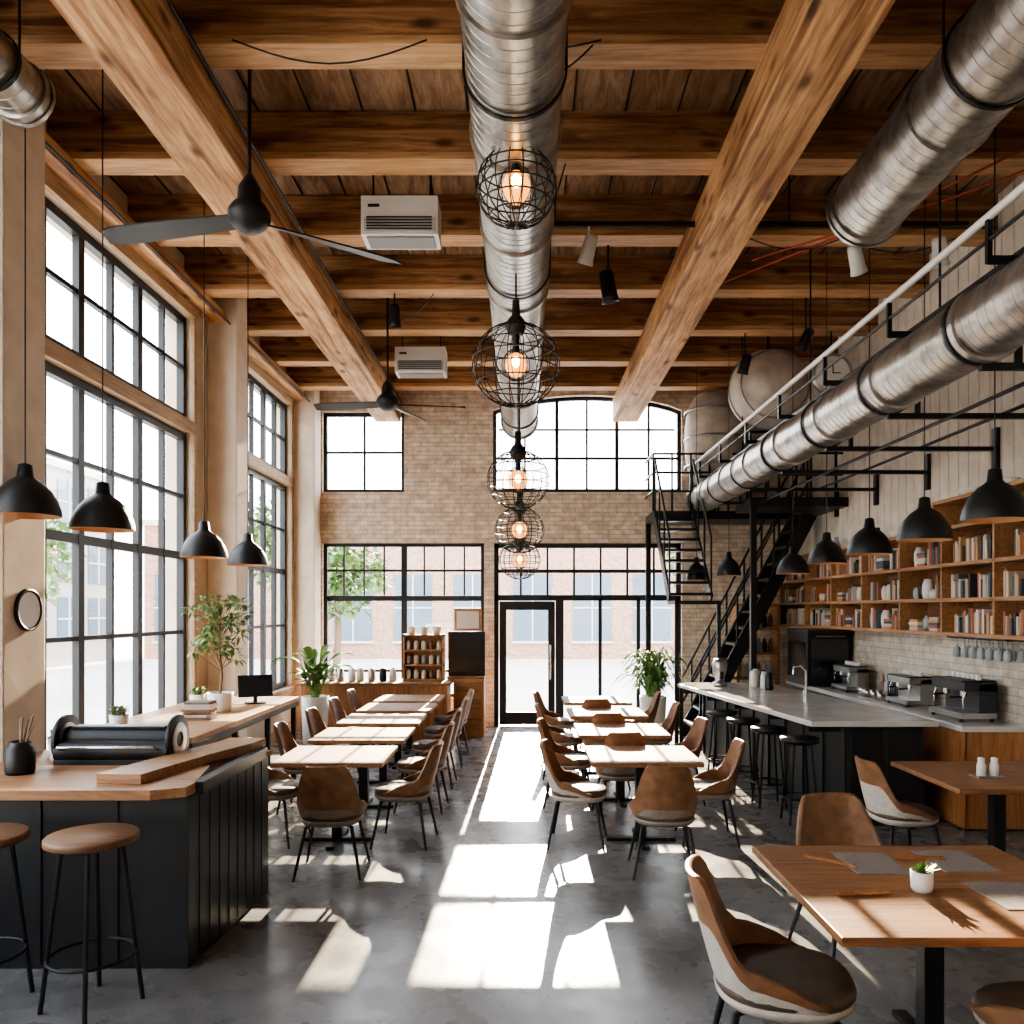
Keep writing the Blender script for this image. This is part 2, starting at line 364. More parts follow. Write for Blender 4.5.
# ------------------------------------------------------------ beams
b=B(); b.box(1.55,1.98,YF,YB,5.22,5.60,GIRD); b.done('ceiling_girder',bevel=.012)
b=B(); b.box(-2.5,-2.07,YF,YB,5.22,5.60,GIRD); b.done('ceiling_girder',bevel=.012)
b=B(); b.box(XL,XL+.22,YF,YB,5.47,5.60,GIRD); b.done('trim_wall_plate',bevel=.01)
yj=[-1.2,.1,1.4,2.7,3.95,5.2,6.5,7.8,9.1,10.4,11.7,13.0]
b=B(); b.box(XL,XR,-.1,.1,5.665,5.999,JOIST); b.box(XL,XR,-.115,.13,5.6,5.66,JOISTLIT)
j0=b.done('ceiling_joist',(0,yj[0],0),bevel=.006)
for y in yj[1:]: inst(j0,(0,y,0))
# ------------------------------------------------------------ ducts
def duct(name,x,z,y0,y1,r,step=.085,hang=(),caps=True):
    b=B(); prof=[(r*.93,0),(r,0)]
    L=y1-y0; y=0; i=0
    while y<L-.04:
        if i%14==13:
            prof+=[(r,y),(r+.02,y+.005),(r+.02,y+.06),(r,y+.065)]
        else:
            prof+=[(r,y+.02),(r+.003,y+.022),(r+.003,y+.028),(r,y+.03)]
        y+=step;i+=1
    prof+=[(r,L-.03),(r+.03,L-.03),(r+.03,L),(r*.93,L)]
    b.lathe(prof,DUCT,(x,y0,z),36,'y')
    b.lathe([(0.001,.06),(r*.93,.06)],BLK,(x,y0,z),32,'y');b.lathe([(.001,L-.02),(r*.94,L-.02)],BLK,(x,y0,z),32,'y')
    for h in hang:
        b.lathe([(r+.01,-.015),(r+.022,-.015),(r+.022,.015),(r+.01,.015)],BLK,(x,h,z),32,'y')
        for sx in (-r-.015,r+.015): b.cyl((x+sx,h,z),(x+sx,h,ZC-.013),.008,BLK,n=6)
    o=b.done(name)
    md=o.modifiers.new('edge_split','EDGE_SPLIT'); md.split_angle=math.radians(25)
    return o
duct('spiral_duct',-.04,5.05,-2,12.9,.275,hang=(4.5,7.1,9.6,12.2))
duct('exhaust_duct',2.72,5.18,-2,6.35,.28,hang=(2.0,4.6))
duct('supply_duct',2.92,3.8,1.5,13.0,.225,hang=())
duct('side_duct',-3.2,5.3,-2,5.15,.17,hang=(2,4.8))
b=B()
b.box(2.98,3.08,1.5,13.4,4.06,4.16,BLK)
b.tube([(2.80,1.5,4.36),(2.80,13.2,4.36)],.026,WHITE)
b.tube([(2.80,1.5,4.22),(2.80,13.2,4.22)],.012,BLK)
y=2.2
while y<13.2:
    b.box(2.785,2.815,y-.015,y+.015,4.08,4.36,BLK); b.box(2.8,3.0,y-.02,y+.02,4.08,4.12,BLK)
    yy=y+.3
    b.lathe([(.231,-.02),(.243,-.02),(.243,.02),(.231,.02)],BLK,(2.92,yy,3.8),32,'y')
    b.box(2.92,XR-.02,yy-.025,yy+.025,3.53,3.57,BLK); b.box(3.15,3.18,yy-.02,yy+.02,3.55,4.08,BLK)
    b.box(XR-.06,XR-.019,yy-.04,yy+.04,3.35,3.75,BLK)
    y+=1.3
b.tube([(3.35,1.5,3.51),(3.35,11.3,3.51)],.016,BLK); b.tube([(3.9,1.5,3.59),(3.9,11.3,3.59)],.016,BLK)
for y in (3.2,5.8,8.4,11.0): b.cyl((3.03,y,4.1),(3.03,y,ZC),.01,BLK,n=6)
b.done('duct_support_rail')
# mezzanine + stairs
b=B()
b.box(2.1,XR-.03,12.75,13.6,3.45,3.58,BLK); b.box(3.2,XR-.03,11.2,12.0,3.45,3.58,BLK);b.box(4.2,XR-.03,12.0,12.75,3.45,3.58,BLK)
for z in (3.9,4.2,4.5): b.tube([(2.1,12.8,z),(3.9,12.8,z)],.018,BLK,6); b.tube([(3.2,11.22,z),(4.5,11.22,z)],.018,BLK,6); b.tube([(2.1,12.8,z),(2.1,13.6,z)],.018,BLK,6)
for x in (2.1,2.4,2.7,3.0,3.3,3.6,3.9): b.box(x-.015,x+.015,12.785,12.815,3.58,4.5,BLK)
for x in (3.2,3.6,4.0,4.4): b.box(x-.015,x+.015,11.2,11.23,3.58,4.5,BLK)
for x,y in ((2.13,13.5),(3.25,11.25)): b.box(x-.04,x+.04,y-.04,y+.04,0,3.46,BLK)
b.done('mezzanine_platform')
b=B()
n=13
x0,z0,x1,z1=4.35,3.45,2.55,0.0
for sy in (12.05,12.68):
    d=Vector((x1-x0,0,z1-z0)); L=d.length
    b.bx(((x0+x1)/2,sy,(z0+z1)/2),(L,.035,.2),BLK,Matrix.Rotation(math.atan2(z0-z1,x0-x1)*-1,3,'Y'))
    for hz in (.55,.95): b.tube([(x0,sy,z0+hz),(x1,sy,z1+hz)],.018,BLK,6)
    for i in range(0,n+1,2):
        t=i/n; b.box(x0+(x1-x0)*t-.014,x0+(x1-x0)*t+.014,sy-.014,sy+.014,max(0,z0+(z1-z0)*t),z0+(z1-z0)*t+.95,BLK)
for i in range(1,n+1):
    t=i/(n+1); X=x0+(x1-x0)*t; Z=z0+(z1-z0)*t; b.box(X-.12,X+.12,12.05,12.68,Z-.02,Z+.02,BLK)
for i in range(8):
    Z=3.42-i*.17; Y=12.7-i*.16; b.box(2.12,2.72,Y-.13,Y+.1,Z-.02,Z+.02,BLK)
for sx in (2.12,2.72):
    b.bx((sx,12.15,2.83),(.03,math.hypot(1.3,1.36),.18),BLK,Matrix.Rotation(math.atan2(1.36,1.3),3,'X'))
    b.tube([(sx,12.75,4.4),(sx,11.5,3.05)],.018,BLK,6)
    for t in (0,.33,.66,1): b.box(sx-.012,sx+.012,12.75-1.25*t-.012,12.75-1.25*t+.012,3.45-1.3*t,4.4-1.35*t,BLK)
b.box(2.1,2.74,11.0,11.55,2.08,2.13,BLK)
for sx in (2.13,2.71): b.box(sx-.025,sx+.025,11.0,11.05,0,2.1,BLK)
b.done('steel_staircase')
# tanks
b=B(); b.sph((0,0,0),.54,TANK,n=28)
for r in (-.3,0,.3):
    rr=math.sqrt(.55**2-r*r); b.tube([(rr*math.cos(2*pi*i/32),r,rr*math.sin(2*pi*i/32)) for i in range(32)],.012,STEEL,6,closed=True)
b.cyl((0,0,.5),(0,0,.78),.02,BLK,n=6); b.done('round_storage_tank',(3.4,11.05,5.04))
b=B(); b.lathe([(.001,-.75),(.3,-.7),(.42,-.5),(.46,-.2),(.46,.2),(.42,.5),(.3,.72),(.001,.78)],TANK,n=28)
for z in (-.45,0,.45): b.lathe([(.46,z-.02),(.475,z-.02),(.475,z+.02),(.46,z+.02)],STEEL,n=28)
b.cyl((0,0,-.7),(0,0,-1.21),.05,BLK); b.done('upright_storage_tank',(3.15,13.18,4.8))
b=B(); b.lathe([(.001,0),(.25,0),(.27,.02),(.27,.07),(.001,.07)],STEEL,n=28,axis='y'); b.lathe([(.001,-.005),(.22,-.005)],CERAM,n=28,axis='y'); b.bx((0,-.012,.07),(.014,.006,.15),BLK); b.bx((.05,-.012,0),(.1,.006,.014),BLK)
b.cyl((0,.05,.2),(0,.05,.55),.012,BLK,n=6)
b.done('wall_clock',(4.0,10.3,5.05))
# ------------------------------------------------------------ pendant lamps
def dome_at(x,y,z,s=1):
    b=B()
    out=[(.018,.345),(.04,.335),(.048,.26),(.062,.245),(.105,.215),(.15,.165),(.185,.10),(.203,.035),(.207,0)]
    b.lathe(out,LAMPB,n=36); b.lathe([(r-.006,z_-.004) for r,z_ in out[3:]],LAMPI,n=32); b.lathe([(.207,0),(.201,-.002)],LAMPB,n=32)
    b.sph((0,0,.08),.038,BULBG,n=12); b.cyl((0,0,.11),(0,0,.24),.02,LAMPB,n=10)
    b.cyl((0,0,.34),(0,0,(ZC-z)),.005,BLK,n=6)
    o=b.done('pendant_dome_lamp',(x,y,z),recalc=False); o.scale=(s,s,1)
for x,y,z,s in [(-3.31,5.33,2.63,1.05),(-3.03,5.78,2.58,1.05),(-3.02,7.6,2.5,1.05),(-2.98,8.7,2.49,1.03),
                (3.15,5.33,2.6,1),(3.22,6.4,2.56,1),(3.3,7.6,2.53,1),(3.39,8.9,2.52,1),(3.42,10.1,2.46,1),(3.0,11.6,2.5,.85),(2.62,12.0,2.45,.8)]:
    dome_at(x,y,z,s)
def cage(x,y,z,r,sq=.95):
    b=B()
    for i in range(9):
        a=pi*i/9
        b.tube([(r*math.sin(2*pi*t/28)*math.cos(a),r*math.sin(2*pi*t/28)*math.sin(a),r*sq*math.cos(2*pi*t/28)) for t in range(28)],.0042,BLK,5,closed=True)
    for h in (-.75,-.45,-.15,.15,.45,.75):
        rr=r*math.sqrt(1-h*h); b.tube([(rr*math.cos(2*pi*t/28),rr*math.sin(2*pi*t/28),r*sq*h) for t in range(28)],.0055,BLK,5,closed=True)
    b.lathe([(.001,r*sq+.2),(.03,r*sq+.19),(.035,r*sq+.07),(.075,r*sq+.02),(.085,r*sq-.04),(.06,r*sq-.09),(.001,r*sq-.09)],LAMPB,n=18)
    b.sph((0,0,.0),.09,BULBG,(1,1,1.1),16); b.sph((0,-.055,0),.045,BULB,(1,1,1.2),10)
    b.cyl((0,0,.05),(0,0,r*sq-.05),.03,LAMPB,n=10)
    for i in range(10):
        a=2*pi*i/10; b.tube([(.115*math.cos(a)*math.sin(pi*t/8),.115*math.sin(a)*math.sin(pi*t/8),.13*math.cos(pi*t/8)) for t in range(9)],.0035,BLK,4)
    b.cyl((0,0,r*sq+.1),(0,0,ZC-z),.007,BLK,n=6)
    b.done('wire_cage_pendant',(x,y,z),recalc=False)
for a in [(-.035,5.0,4.64,.25),(-.05,6.6,4.02,.36),(-.04,8.0,3.30,.31),(-.03,9.4,2.94,.29),(-.03,10.8,2.68,.28)]: cage(*a)
# ------------------------------------------------------------ fans
def fan(x,y,z,angs,L,lz=0):
    b=B()
    b.lathe([(.001,-.09),(.06,-.085),(.11,-.05),(.14,0),(.14,.04),(.11,.09),(.08,.11),(.075,.2),(.045,.26),(.02,.3),(.001,.3)],LAMPB,n=28)
    b.cyl((0,0,.25),(0,0,ZC-z),.014,BLK,n=8); b.lathe([(.02,ZC-z-.1),(.06,ZC-z-.06),(.07,ZC-z)],BLK,n=16)
    for a in angs:
        t=b.T; b.T=Matrix.Rotation(a,4,'Z')
        P=[[],[]];Q=[[],[]]
        for i in range(13):
            s=i/12; X=.1+(L-.1)*s; w=.05+.035*math.sin(pi*min(1,s*1.2)*.5)
            if s>.9: w*=1-(s-.9)*4.5
            for j,sg in enumerate((-1,1)): P[j].append((X,sg*w,sg*.022+.012*s)); Q[j].append((X,sg*w,sg*.022+.012*s-.012))
        b.grid(P,LAMPB);b.grid(Q,LAMPB);b.grid([P[0],Q[0]],LAMPB);b.grid([P[1],Q[1]],LAMPB)
        b.T=t
    b.done('ceiling_fan',(x,y,z))
fan(-1.84,5.4,4.64,[math.radians(38),math.radians(166)],1.15)
fan(-1.68,10.0,4.58,[math.radians(12),math.radians(168),math.radians(70)],.98)
# ------------------------------------------------------------ AC units
ACG=plain('ac_grille',(.45,.44,.42),.5); ACV=plain('ac_vent',(.2,.2,.2),.5)
def ac(x,y,z,w):
    b=B(); h=w*.5
    b.prism([(-w/2,0),(w/2,0),(w/2,.3),(-w/2,.3)],0,h,WHITE)
    b.box(-w/2+.03,w/2-.03,-.012,0,.02,h*.42,ACG)
    for i in range(5): b.box(-w/2+.05,w/2-.05,-.022,-.01,.035+i*h*.075,.045+i*h*.075,BLK)
    b.box(-w/2+.06,-w/2+.16,-.006,0,h*.7,h*.78,BLK)
    b.box(-w/2+.04,w/2-.04,.04,.26,-.012,0,ACV)
    for sx in (-w/2+.08,w/2-.08): b.cyl((sx,.15,h),(sx,.15,ZC-z-.01),.01,BLK,n=6)
    b.done('air_conditioner_unit',(x,y,z),bevel=.02)
ac(-1.05,6.85,5.22,.66); ac(-1.37,10.75,5.2,.68)
b=B(); b.box(.25,4.0,7.16,7.2,5.45,5.48,BLK)
for x in (.3,2.4,3.9): b.cyl((x,7.18,5.48),(x,7.18,ZC-.005),.008,BLK,n=6)
b.tube([(.25,7.18,5.45),(4.0,7.18,5.45)],.016,BLK,6)
b.done('lighting_track')
def spot(x,y,z,m,rx,ry,top,s=1):
    b=B(); b.T=Matrix.Rotation(rx,4,'X')@Matrix.Rotation(ry,4,'Y')@Matrix.Scale(s,4)
    b.lathe([(.001,.12),(.05,.12),(.06,.09),(.065,-.08),(.075,-.13),(.06,-.13),(.055,-.1),(.001,-.09)],m,n=20)
    b.T=Matrix.Identity(4); b.cyl((0,0,.08),(0,0,top-z),.01,m,n=8)
    b.done('ceiling_spotlight',(x,y,z))
for a in [(.60,7.18,5.24,WHITE,.5,.25,5.44),(.85,7.9,5.2,BLK,.2,-.2,5.6,1.2),(3.0,7.18,5.15,WHITE,.5,-.4,5.44),(3.75,7.18,5.22,WHITE,.4,-.3,5.44),
          (-1.45,9.1,5.35,BLK,.3,0,5.6),(3.3,9.3,5.15,BLK,.3,.4,ZC),(2.9,10.4,5.2,BLK,.3,.2,5.6),(3.9,5.25,5.3,BLK,.3,.2,5.6)]: spot(*a)
b=B()
b.tube([(2.15,8.7,5.55),(3.2,7.2,5.5),(4.5,4.6,5.45)],.012,REDP,6); b.tube([(2.3,8.0,5.5),(3.6,6.4,5.35),(4.5,5.0,5.3)],.01,REDP,6)
b.done('sprinkler_pipe')
b=B()
b.tube([(2.04,1,5.56),(2.04,13.6,5.56)],.014,BLK,6);b.tube([(-2.03,1,5.5),(-2.03,13.6,5.5)],.014,BLK,6)
b.tube([(XL+.28,3,5.45),(XL+.28,13.6,5.45)],.012,BLK,6)
b.done('ceiling_conduit')
def cable(pts,name='hanging_cable'):
    b=B(); P=[]
    for i in range(len(pts)-1):
        a,c=Vector(pts[i]),Vector(pts[i+1])
        for t in range(10):
            s=t/10; p=a.lerp(c,s); p.z-=.35*math.sin(pi*s)*(a-c).length*.35; P.append(p)
    P.append(Vector(pts[-1])); b.tube(P,.006,BLK,5); b.done(name)
cable([(-1.83,5.05,5.6),(-.6,5.05,5.6)]); cable([(-.3,4.9,5.6),(.5,5.05,5.6)]); cable([(-1.68,9.9,5.6),(-1.0,9.1,5.6)]); cable([(2.2,7.75,5.6),(3.1,7.75,5.6),(4.2,7.75,5.6)])
cable([(.05,4.95,5.3),(.45,5.1,5.6)]); cable([(.1,6.55,5.0),(.35,6.45,5.6)])
# ------------------------------------------------------------ furniture
def chair_mesh(SH,nsh):
    b=B(); n=30
    def sst(x): x=max(0,min(1,x)); return x*x*(3-2*x)
    def pt(a,v,off):
        d=abs(math.degrees(a))
        fall=1-.76*sst((d-30)/42)-.24*sst((d-72)/42); top=.465+.39*fall
        z=.415+(top-.415)*v
        e=.8
        rx=(.195+.055*v**.6)+off; ry=(.20+.045*v**.6)+off
        lean=.075*v*max(0,math.cos(a))
        sx=math.copysign(abs(math.sin(a))**e,a); cy=math.copysign(abs(math.cos(a))**e,math.cos(a))
        return (sx*rx*(1-.06*v*fall), -cy*ry-lean+.01, z)
    A=[math.radians(-116+232*i/n) for i in range(n+1)]
    Vv=[0,.12,.25,.42,.6,.8,.93,1]
    out=[[pt(a,v,.012) for a in A] for v in Vv]; inn=[[pt(a,v,-.012) for a in A] for v in Vv]
    b.grid(out[:nsh],SH); b.grid(out[nsh-1:],LEATH); b.grid(inn,LEATH)
    b.grid([out[-1],[tuple((Vector(o)+Vector(i_))/2+Vector((0,0,.01))) for o,i_ in zip(out[-1],inn[-1])],inn[-1]],LEATH)
    b.grid([out[0],inn[0]],SH)
    for k_ in (0,-1): b.grid([[r[k_] for r in out],[r[k_] for r in inn]],SH)
    def ring(r,z,e=2.6):
        P=[]
        for i in range(28):
            t=2*pi*i/28; c,s=math.cos(t),math.sin(t)
            P.append((r*1.0*math.copysign(abs(c)**(2/e),c),.02+r*1.02*math.copysign(abs(s)**(2/e),s),z))
        return P
    def loft(rs,m):
        vs=[p for r in rs for p in r]; fs=[]
        for i in range(len(rs)-1):
            for j in range(28): fs.append((i*28+j,i*28+(j+1)%28,(i+1)*28+(j+1)%28,(i+1)*28+j))
        fs.append(tuple(range(27,-1,-1))); fs.append(tuple(range((len(rs)-1)*28,len(rs)*28)))
        b.add(vs,fs,m,True)
    loft([ring(.15,.375),ring(.21,.388),ring(.232,.412),ring(.235,.432)],SH)
    loft([ring(.225,.43),ring(.235,.445),ring(.235,.465),ring(.22,.482),ring(.15,.488)],SEATC)
    for sx in (-1,1):
        for sy in (-1,1):
            b.tube([(sx*.10,sy*.10+.01,.385),(sx*.17,sy*.165+.01,.38),(sx*.245,sy*.235+.01,0)],[.014,.015,.010],BLK,8)
    return b
ch=[chair_mesh(GREYF,3).done('dining_chair'),chair_mesh(PALEF,5).done('dining_chair')]; used=[False,False]
def chair(x,y,face,sc=None,v=0):
    if not used[v]:
        used[v]=True; o=ch[v]; o.location=(x,y,0); o.rotation_euler=(0,0,face)
        if sc: o.scale=sc
        return o
    return inst(ch[v],(x,y,0),face,sc or (1,1,1))
def table(name,x,y,w,d,mat,h=.75):
    b=B(); b.box(-w/2,w/2,-d/2,d/2,h-.038,h,mat)
    b.box(-.045,.045,-.045,.045,.03,h-.05,BLK); b.box(-w*.32,w*.32,-.04,.04,h-.06,h-.038,BLK); b.box(-.04,.04,-d*.32,d*.32,h-.06,h-.038,BLK)
    b.box(-.3,.3,-.035,.035,0,.03,BLK); b.box(-.035,.035,-.3,.3,0,.03,BLK)
    return b.done(name,(x,y,0),bevel=.005)
R90=pi/2
for i,y in enumerate([6.95,8.1,9.25,10.35,11.4]):
    table('dining_table',-1.6,y,.92,.84,LTOP)
    chair(-1.0,y-.03+U(-.05,.05),R90+U(-.12,.12)); chair(-2.17,y+U(-.05,.05),-R90+U(-.12,.12))
chair(-1.45,6.12,0.05)
for i,y in enumerate([6.95,8.4,9.8,11.2]):
    table('dining_table',1.03,y,.92,.84,LTOP)
    chair(.47,y-.1+U(-.04,.04),-R90+U(-.15,.15),v=1 if i==0 else 0); chair(1.62,y+U(-.05,.05),R90+U(-.15,.15))
    if i: chair(.95,y-.68,.03)
chair(1.08,6.12,-.06)
table('dining_table',1.86,3.65,1.28,1.2,TTOP)
chair(1.05,3.30,-R90-.18,(1.15,1.15,1.08),1); chair(1.92,4.62,pi+.08,(1.15,1.15,1)); chair(1.98,2.92,.15,(1.1,1.1,1.08))
table('dining_table',3.62,6.1,1.14,1.05,TTOP)
chair(2.9,6.15,-R90+.1,None,1); chair(3.75,5.3,.1)
b=B()
for px,py,rz in ((1.72,3.95,.0),(2.15,3.5,0.0),(2.15,3.98,0)): b.box(px-.13,px+.13,py-.17,py+.17,.75,.754,MAT_)
b.done('placemat')
b=B()
for px,py,rz in ((1.5,3.5,.1),(1.52,3.95,-.7),(2.0,4.0,.0)):
    for k_ in (0,.025):
        b.T=Matrix.Translation((px,py+k_,.758))@Matrix.Rotation(rz,4,'Z'); b.box(-.12,.12,-.004,.004,-.004,.004,PANEL)
b.T=Matrix.Identity(4); b.done('chopsticks')
b=B(); b.lathe([(.001,0),(.04,0),(.046,.015),(.048,.09),(.043,.09),(.042,.07),(.001,.07)],CERAM,n=24); b.lathe([(.001,.072),(.042,.072)],SOIL,n=16)
for i in range(60):
    a=U(0,2*pi); l=U(.03,.085); t=U(.1,1.2); dx,dy,dz=math.cos(a)*math.sin(t),math.sin(a)*math.sin(t),math.cos(t)
    p=Vector((0,0,.075)); q=p+Vector((dx,dy,dz))*l; s=Vector((-dy,dx,0))*.016 if (dx or dy) else Vector((.01,0,0))
    m_=p.lerp(q,.55); b.add([p,m_+s,q,m_-s],[(0,1,2,3)],LEAF)
b.done('potted_succulent',(1.78,3.56,.75))
b=B()
for dx in (-.04,.03):
    b.lathe([(.001,0),(.022,0),(.024,.06),(.017,.08),(.018,.1),(.001,.105)],CERAM,(dx,0,0),16)
b.box(-.08,.07,-.05,.05,-.0,.006,STEEL); o=b.done('salt_and_pepper_shakers',(3.5,6.0,.75)); o.scale=(1.4,1.4,1.4)
# ------------------------------------------------------------ stools
def stool(x,y,h,r,m=SEATW,rz=.4):
    b=B(); 
    b.lathe([(.001,h-.045),(r*.93,h-.045),(r,h-.035),(r,h-.01),(r*.96,h),(.001,h)],m,n=32)
    b.lathe([(.001,h-.06),(r*.7,h-.06),(r*.7,h-.045)],BLK,n=24)
    for i in range(4):
        a=rz+i*pi/2; b.tube([(r*.62*math.cos(a),r*.62*math.sin(a),h-.05),(r*1.05*math.cos(a),r*1.05*math.sin(a),0)],.012,BLK,8)
    z=h*.3; rr=r*(1.05-.43*.3); b.tube([(rr*math.cos(2*pi*i/24),rr*math.sin(2*pi*i/24),z) for i in range(24)],.009,BLK,6,closed=True)
    b.done('bar_stool',(x,y,0),bevel=0)
stool(-2.17,4.04,.87,.22,rz=.35); stool(-2.74,4.04,.87,.22,rz=.7)
for y,x in ((7.55,2.62),(8.2,2.53),(8.85,2.45),(9.5,2.37)): stool(x,y,.80,.18,m=BLK,rz=.78)
# ------------------------------------------------------------ left dark bar
b=B()
b.prism([(-3.40,4.46),(-1.86,4.46),(-1.80,5.68),(-3.40,5.68)],0.0,.96,DARKP)
for x in (-3.1,-2.68,-2.25): b.box(x-.004,x+.004,4.45,4.46,.03,.94,BLK)
for i in range(1,9):
    t=i/9; b.box(-1.862+.06*t-.002,-1.862+.06*t+.006,4.46+1.22*t-.003,4.46+1.22*t+.003,.03,.95,BLK)
b.prism([(-3.42,4.30),(-2.0,4.30),(-1.84,4.38),(-1.84,4.5),(-1.95,5.0),(-3.42,5.0)],.975,1.03,CTOP)
b.prism([(-3.42,5.0),(-1.95,5.0),(-1.78,5.72),(-3.42,5.72)],.965,1.0,CTOP)
P=[(-2.12,4.45),(-2.06,4.75),(-1.98,5.1),(-1.86,5.5),(-1.83,5.72)]
b.prism([(x,y) for x,y in P]+[(max(x-.26,-3),y+.02) for i,(x,y) in reversed(list(enumerate(P)))],1.03,1.085,CTOP)
b.box(-1.865,-1.80,4.52,5.66,.96,1.03,DARKP)
b.done('service_bar_counter',bevel=.006)
b=B()
b.box(-.36,.36,-.15,.15,0,.05,BLK)
for z,r,yy in ((.1,.07,-.09),(.17,.075,.0),(.1,.07,.09)): b.cyl((-.36,yy,z),(.36,yy,z),r,BLK,n=24)
for x in (-.36,.36):
    b.lathe([(.001,-.012),(.16,-.012),(.16,.012),(.001,.012)],BLK,(x,0,.16),28,'x'); b.lathe([(.05,.014),(.11,.014),(.11,.018),(.05,.018)],STEEL,(x,0,.16),28,'x')
b.tube([(-.3,-.17,.12),(-.3,-.21,.14),(.3,-.21,.14),(.3,-.17,.12)],.01,CHROME); b.box(-.3,.3,-.05,.05,.235,.25,BLK)
b.done('espresso_machine',(-2.6,5.2,1.001),bevel=.004)
b=B(); b.lathe([(.001,0),(.075,0),(.08,.02),(.08,.15),(.06,.17),(.06,.19),(.05,.19),(.05,.02)],BLK,n=24)
for i in range(5):
    a=U(0,6); b.tube([(0,0,.05),(.03*math.cos(a),.03*math.sin(a),.18),(.07*math.cos(a),.07*math.sin(a),.27+U(0,.08))],.006,TRUNK,5)
b.done('utensil_jar',(-2.98,4.75,1.031))
b=B(); b.lathe([(.001,0),(.05,0),(.055,.02),(.055,.11),(.045,.12),(.001,.12)],CERAM,n=20); b.done('ceramic_canister',(-3.1,5.35,1.0))
# window counter
b=B()
b.box(-3.72,-2.62,6.35,9.4,.94,.985,CTOP); b.box(-2.66,-2.62,6.35,9.4,.88,.94,BLK); 
for y in (6.45,7.4,8.35,9.3):
    b.box(-2.68,-2.63,y-.025,y+.025,0,.94,BLK); b.box(-3.70,-3.65,y-.025,y+.025,0,.94,BLK); b.box(-3.7,-2.65,y-.02,y+.02,.88,.94,BLK)
b.box(-3.68,-2.7,6.6,9.2,.3,.33,BLK)
b.done('window_counter',bevel=.004)
b=B(); b.bx((0,0,.19),(.36,.02,.24),SCREEN,Matrix.Rotation(-.2,3,'X')); b.box(-.1,.1,-.08,.08,0,.015,BLK); b.box(-.02,.02,-.01,.02,0,.1,BLK); b.done('point_of_sale_monitor',(-2.9,8.7,.985),.5,bevel=.003)
b=B()
for i in range(7): b.bx((U(-.01,.01),U(-.01,.01),.012+i*.024),(U(.22,.27),U(.16,.2),.022),random.choice([PAPER,LEATH,MAT_]),Matrix.Rotation(U(-.2,.2),3,'Z'))
b.done('stack_of_menus',(-3.0,7.45,.985))
# plants
def leaf(b,base,d,L,w,m,droop=.4,n=5):
    d=Vector(d).normalized(); side=d.cross(Vector((0,0,1))); 
    if side.length<1e-3: side=Vector((1,0,0))
    side.normalize(); P=[[],[],[]]
    for i in range(n+1):
        s=i/n; p=Vector(base)+d*L*s; p.z-=droop*L*s*s; ww=w*math.sin(pi*min(.98,max(.06,s))**.8)
        P[0].append(p-side*ww+Vector((0,0,ww*.3)));P[1].append(p);P[2].append(p+side*ww+Vector((0,0,ww*.3)))
    b.grid(P,m)
def pot(b,r,h,m):
    b.lathe([(.001,0),(r*.75,0),(r*.85,h*.1),(r,h),(r*.92,h),(r*.9,h*.9),(.001,h*.9)],m,n=24); b.lathe([(.001,h*.91),(r*.9,h*.91)],SOIL,n=20)
b=B(); pot(b,.13,.19,CERAM)
tips=[]
b.tube([(0,0,.15),(.02,0,.35),(-.01,.02,.6),(.0,0,.85)],[.014,.012,.010,.007],TRUNK,6)
for i in range(34):
    z=U(.5,.95); a=U(0,2*pi); r=U(.06,.27); tip=Vector((r*math.cos(a),r*math.sin(a),z+U(.0,.2)))
    b.tube([(0,0,z-.1),tip],.003,TRUNK,4); tips.append(tip)
for t in tips:
    for j in range(20):
        d=Vector((U(-1,1),U(-1,1),U(-.5,1))); leaf(b,t+d*.05,d,U(.05,.09),U(.014,.024),LEAF2 if R()<.6 else LEAF,.3,3)
b.done('potted_olive_tree',(-3.02,8.0,.985),recalc=False)
def palm(name,loc,potr,poth,pm,H,n,L,w,m=LEAF,droop=.55):
    b=B(); pot(b,potr,poth,pm)
    for i in range(n):
        a=2*pi*i/n*3.1+U(-.3,.3); t=U(.15,.95); base=Vector((U(-.04,.04),U(-.04,.04),poth*.9))
        top=base+Vector((math.cos(a)*t*.25,math.sin(a)*t*.25,H*U(.35,1)))
        b.tube([base,base.lerp(top,.5),top],.006,LEAF,5)
        leaf(b,top,(math.cos(a)*t,math.sin(a)*t,1.0-t*.5),L*U(.75,1.1),w,m if R()<.7 else LEAF2,droop,7)
        leaf(b,base.lerp(top,.6),(math.cos(a+.6)*t,math.sin(a+.6)*t,.8),L*U(.5,.8),w*.8,m,droop,6)
    return b.done(name,loc,recalc=False)
palm('potted_banana_plant',(-3.0,11.6,0),.2,.75,CERAM,.6,26,.6,.075)
palm('potted_palm',(1.95,11.9,0),.2,.72,CERAM,.7,150,.52,.026,LEAF,.9)
b=B()
pot(b,.08,.12,CERAM)
for i in range(60): leaf(b,(U(-.05,.05),U(-.05,.05),.11+U(0,.06)),(U(-1,1),U(-1,1),U(.2,1.2)),U(.06,.11),.018,LEAF2,.4,3)
h0=b.done('potted_herb',(-3.45,6.85,.985),recalc=False); inst(h0,(-3.45,8.5,.985),1)
inst(h0,(-3.22,5.58,1.0),2)
b=B(); b.lathe([(.001,.0),(.125,0),(.125,.02),(.145,.025),(.15,0)],BLK,axis='x',n=32); b.lathe([(.001,.015),(.125,.015)],CERAM,axis='x',n=32); b.done('round_mirror',(-3.438,5.56,2.0))  # plain white face: the mirror's bright reflection is painted, not reflected
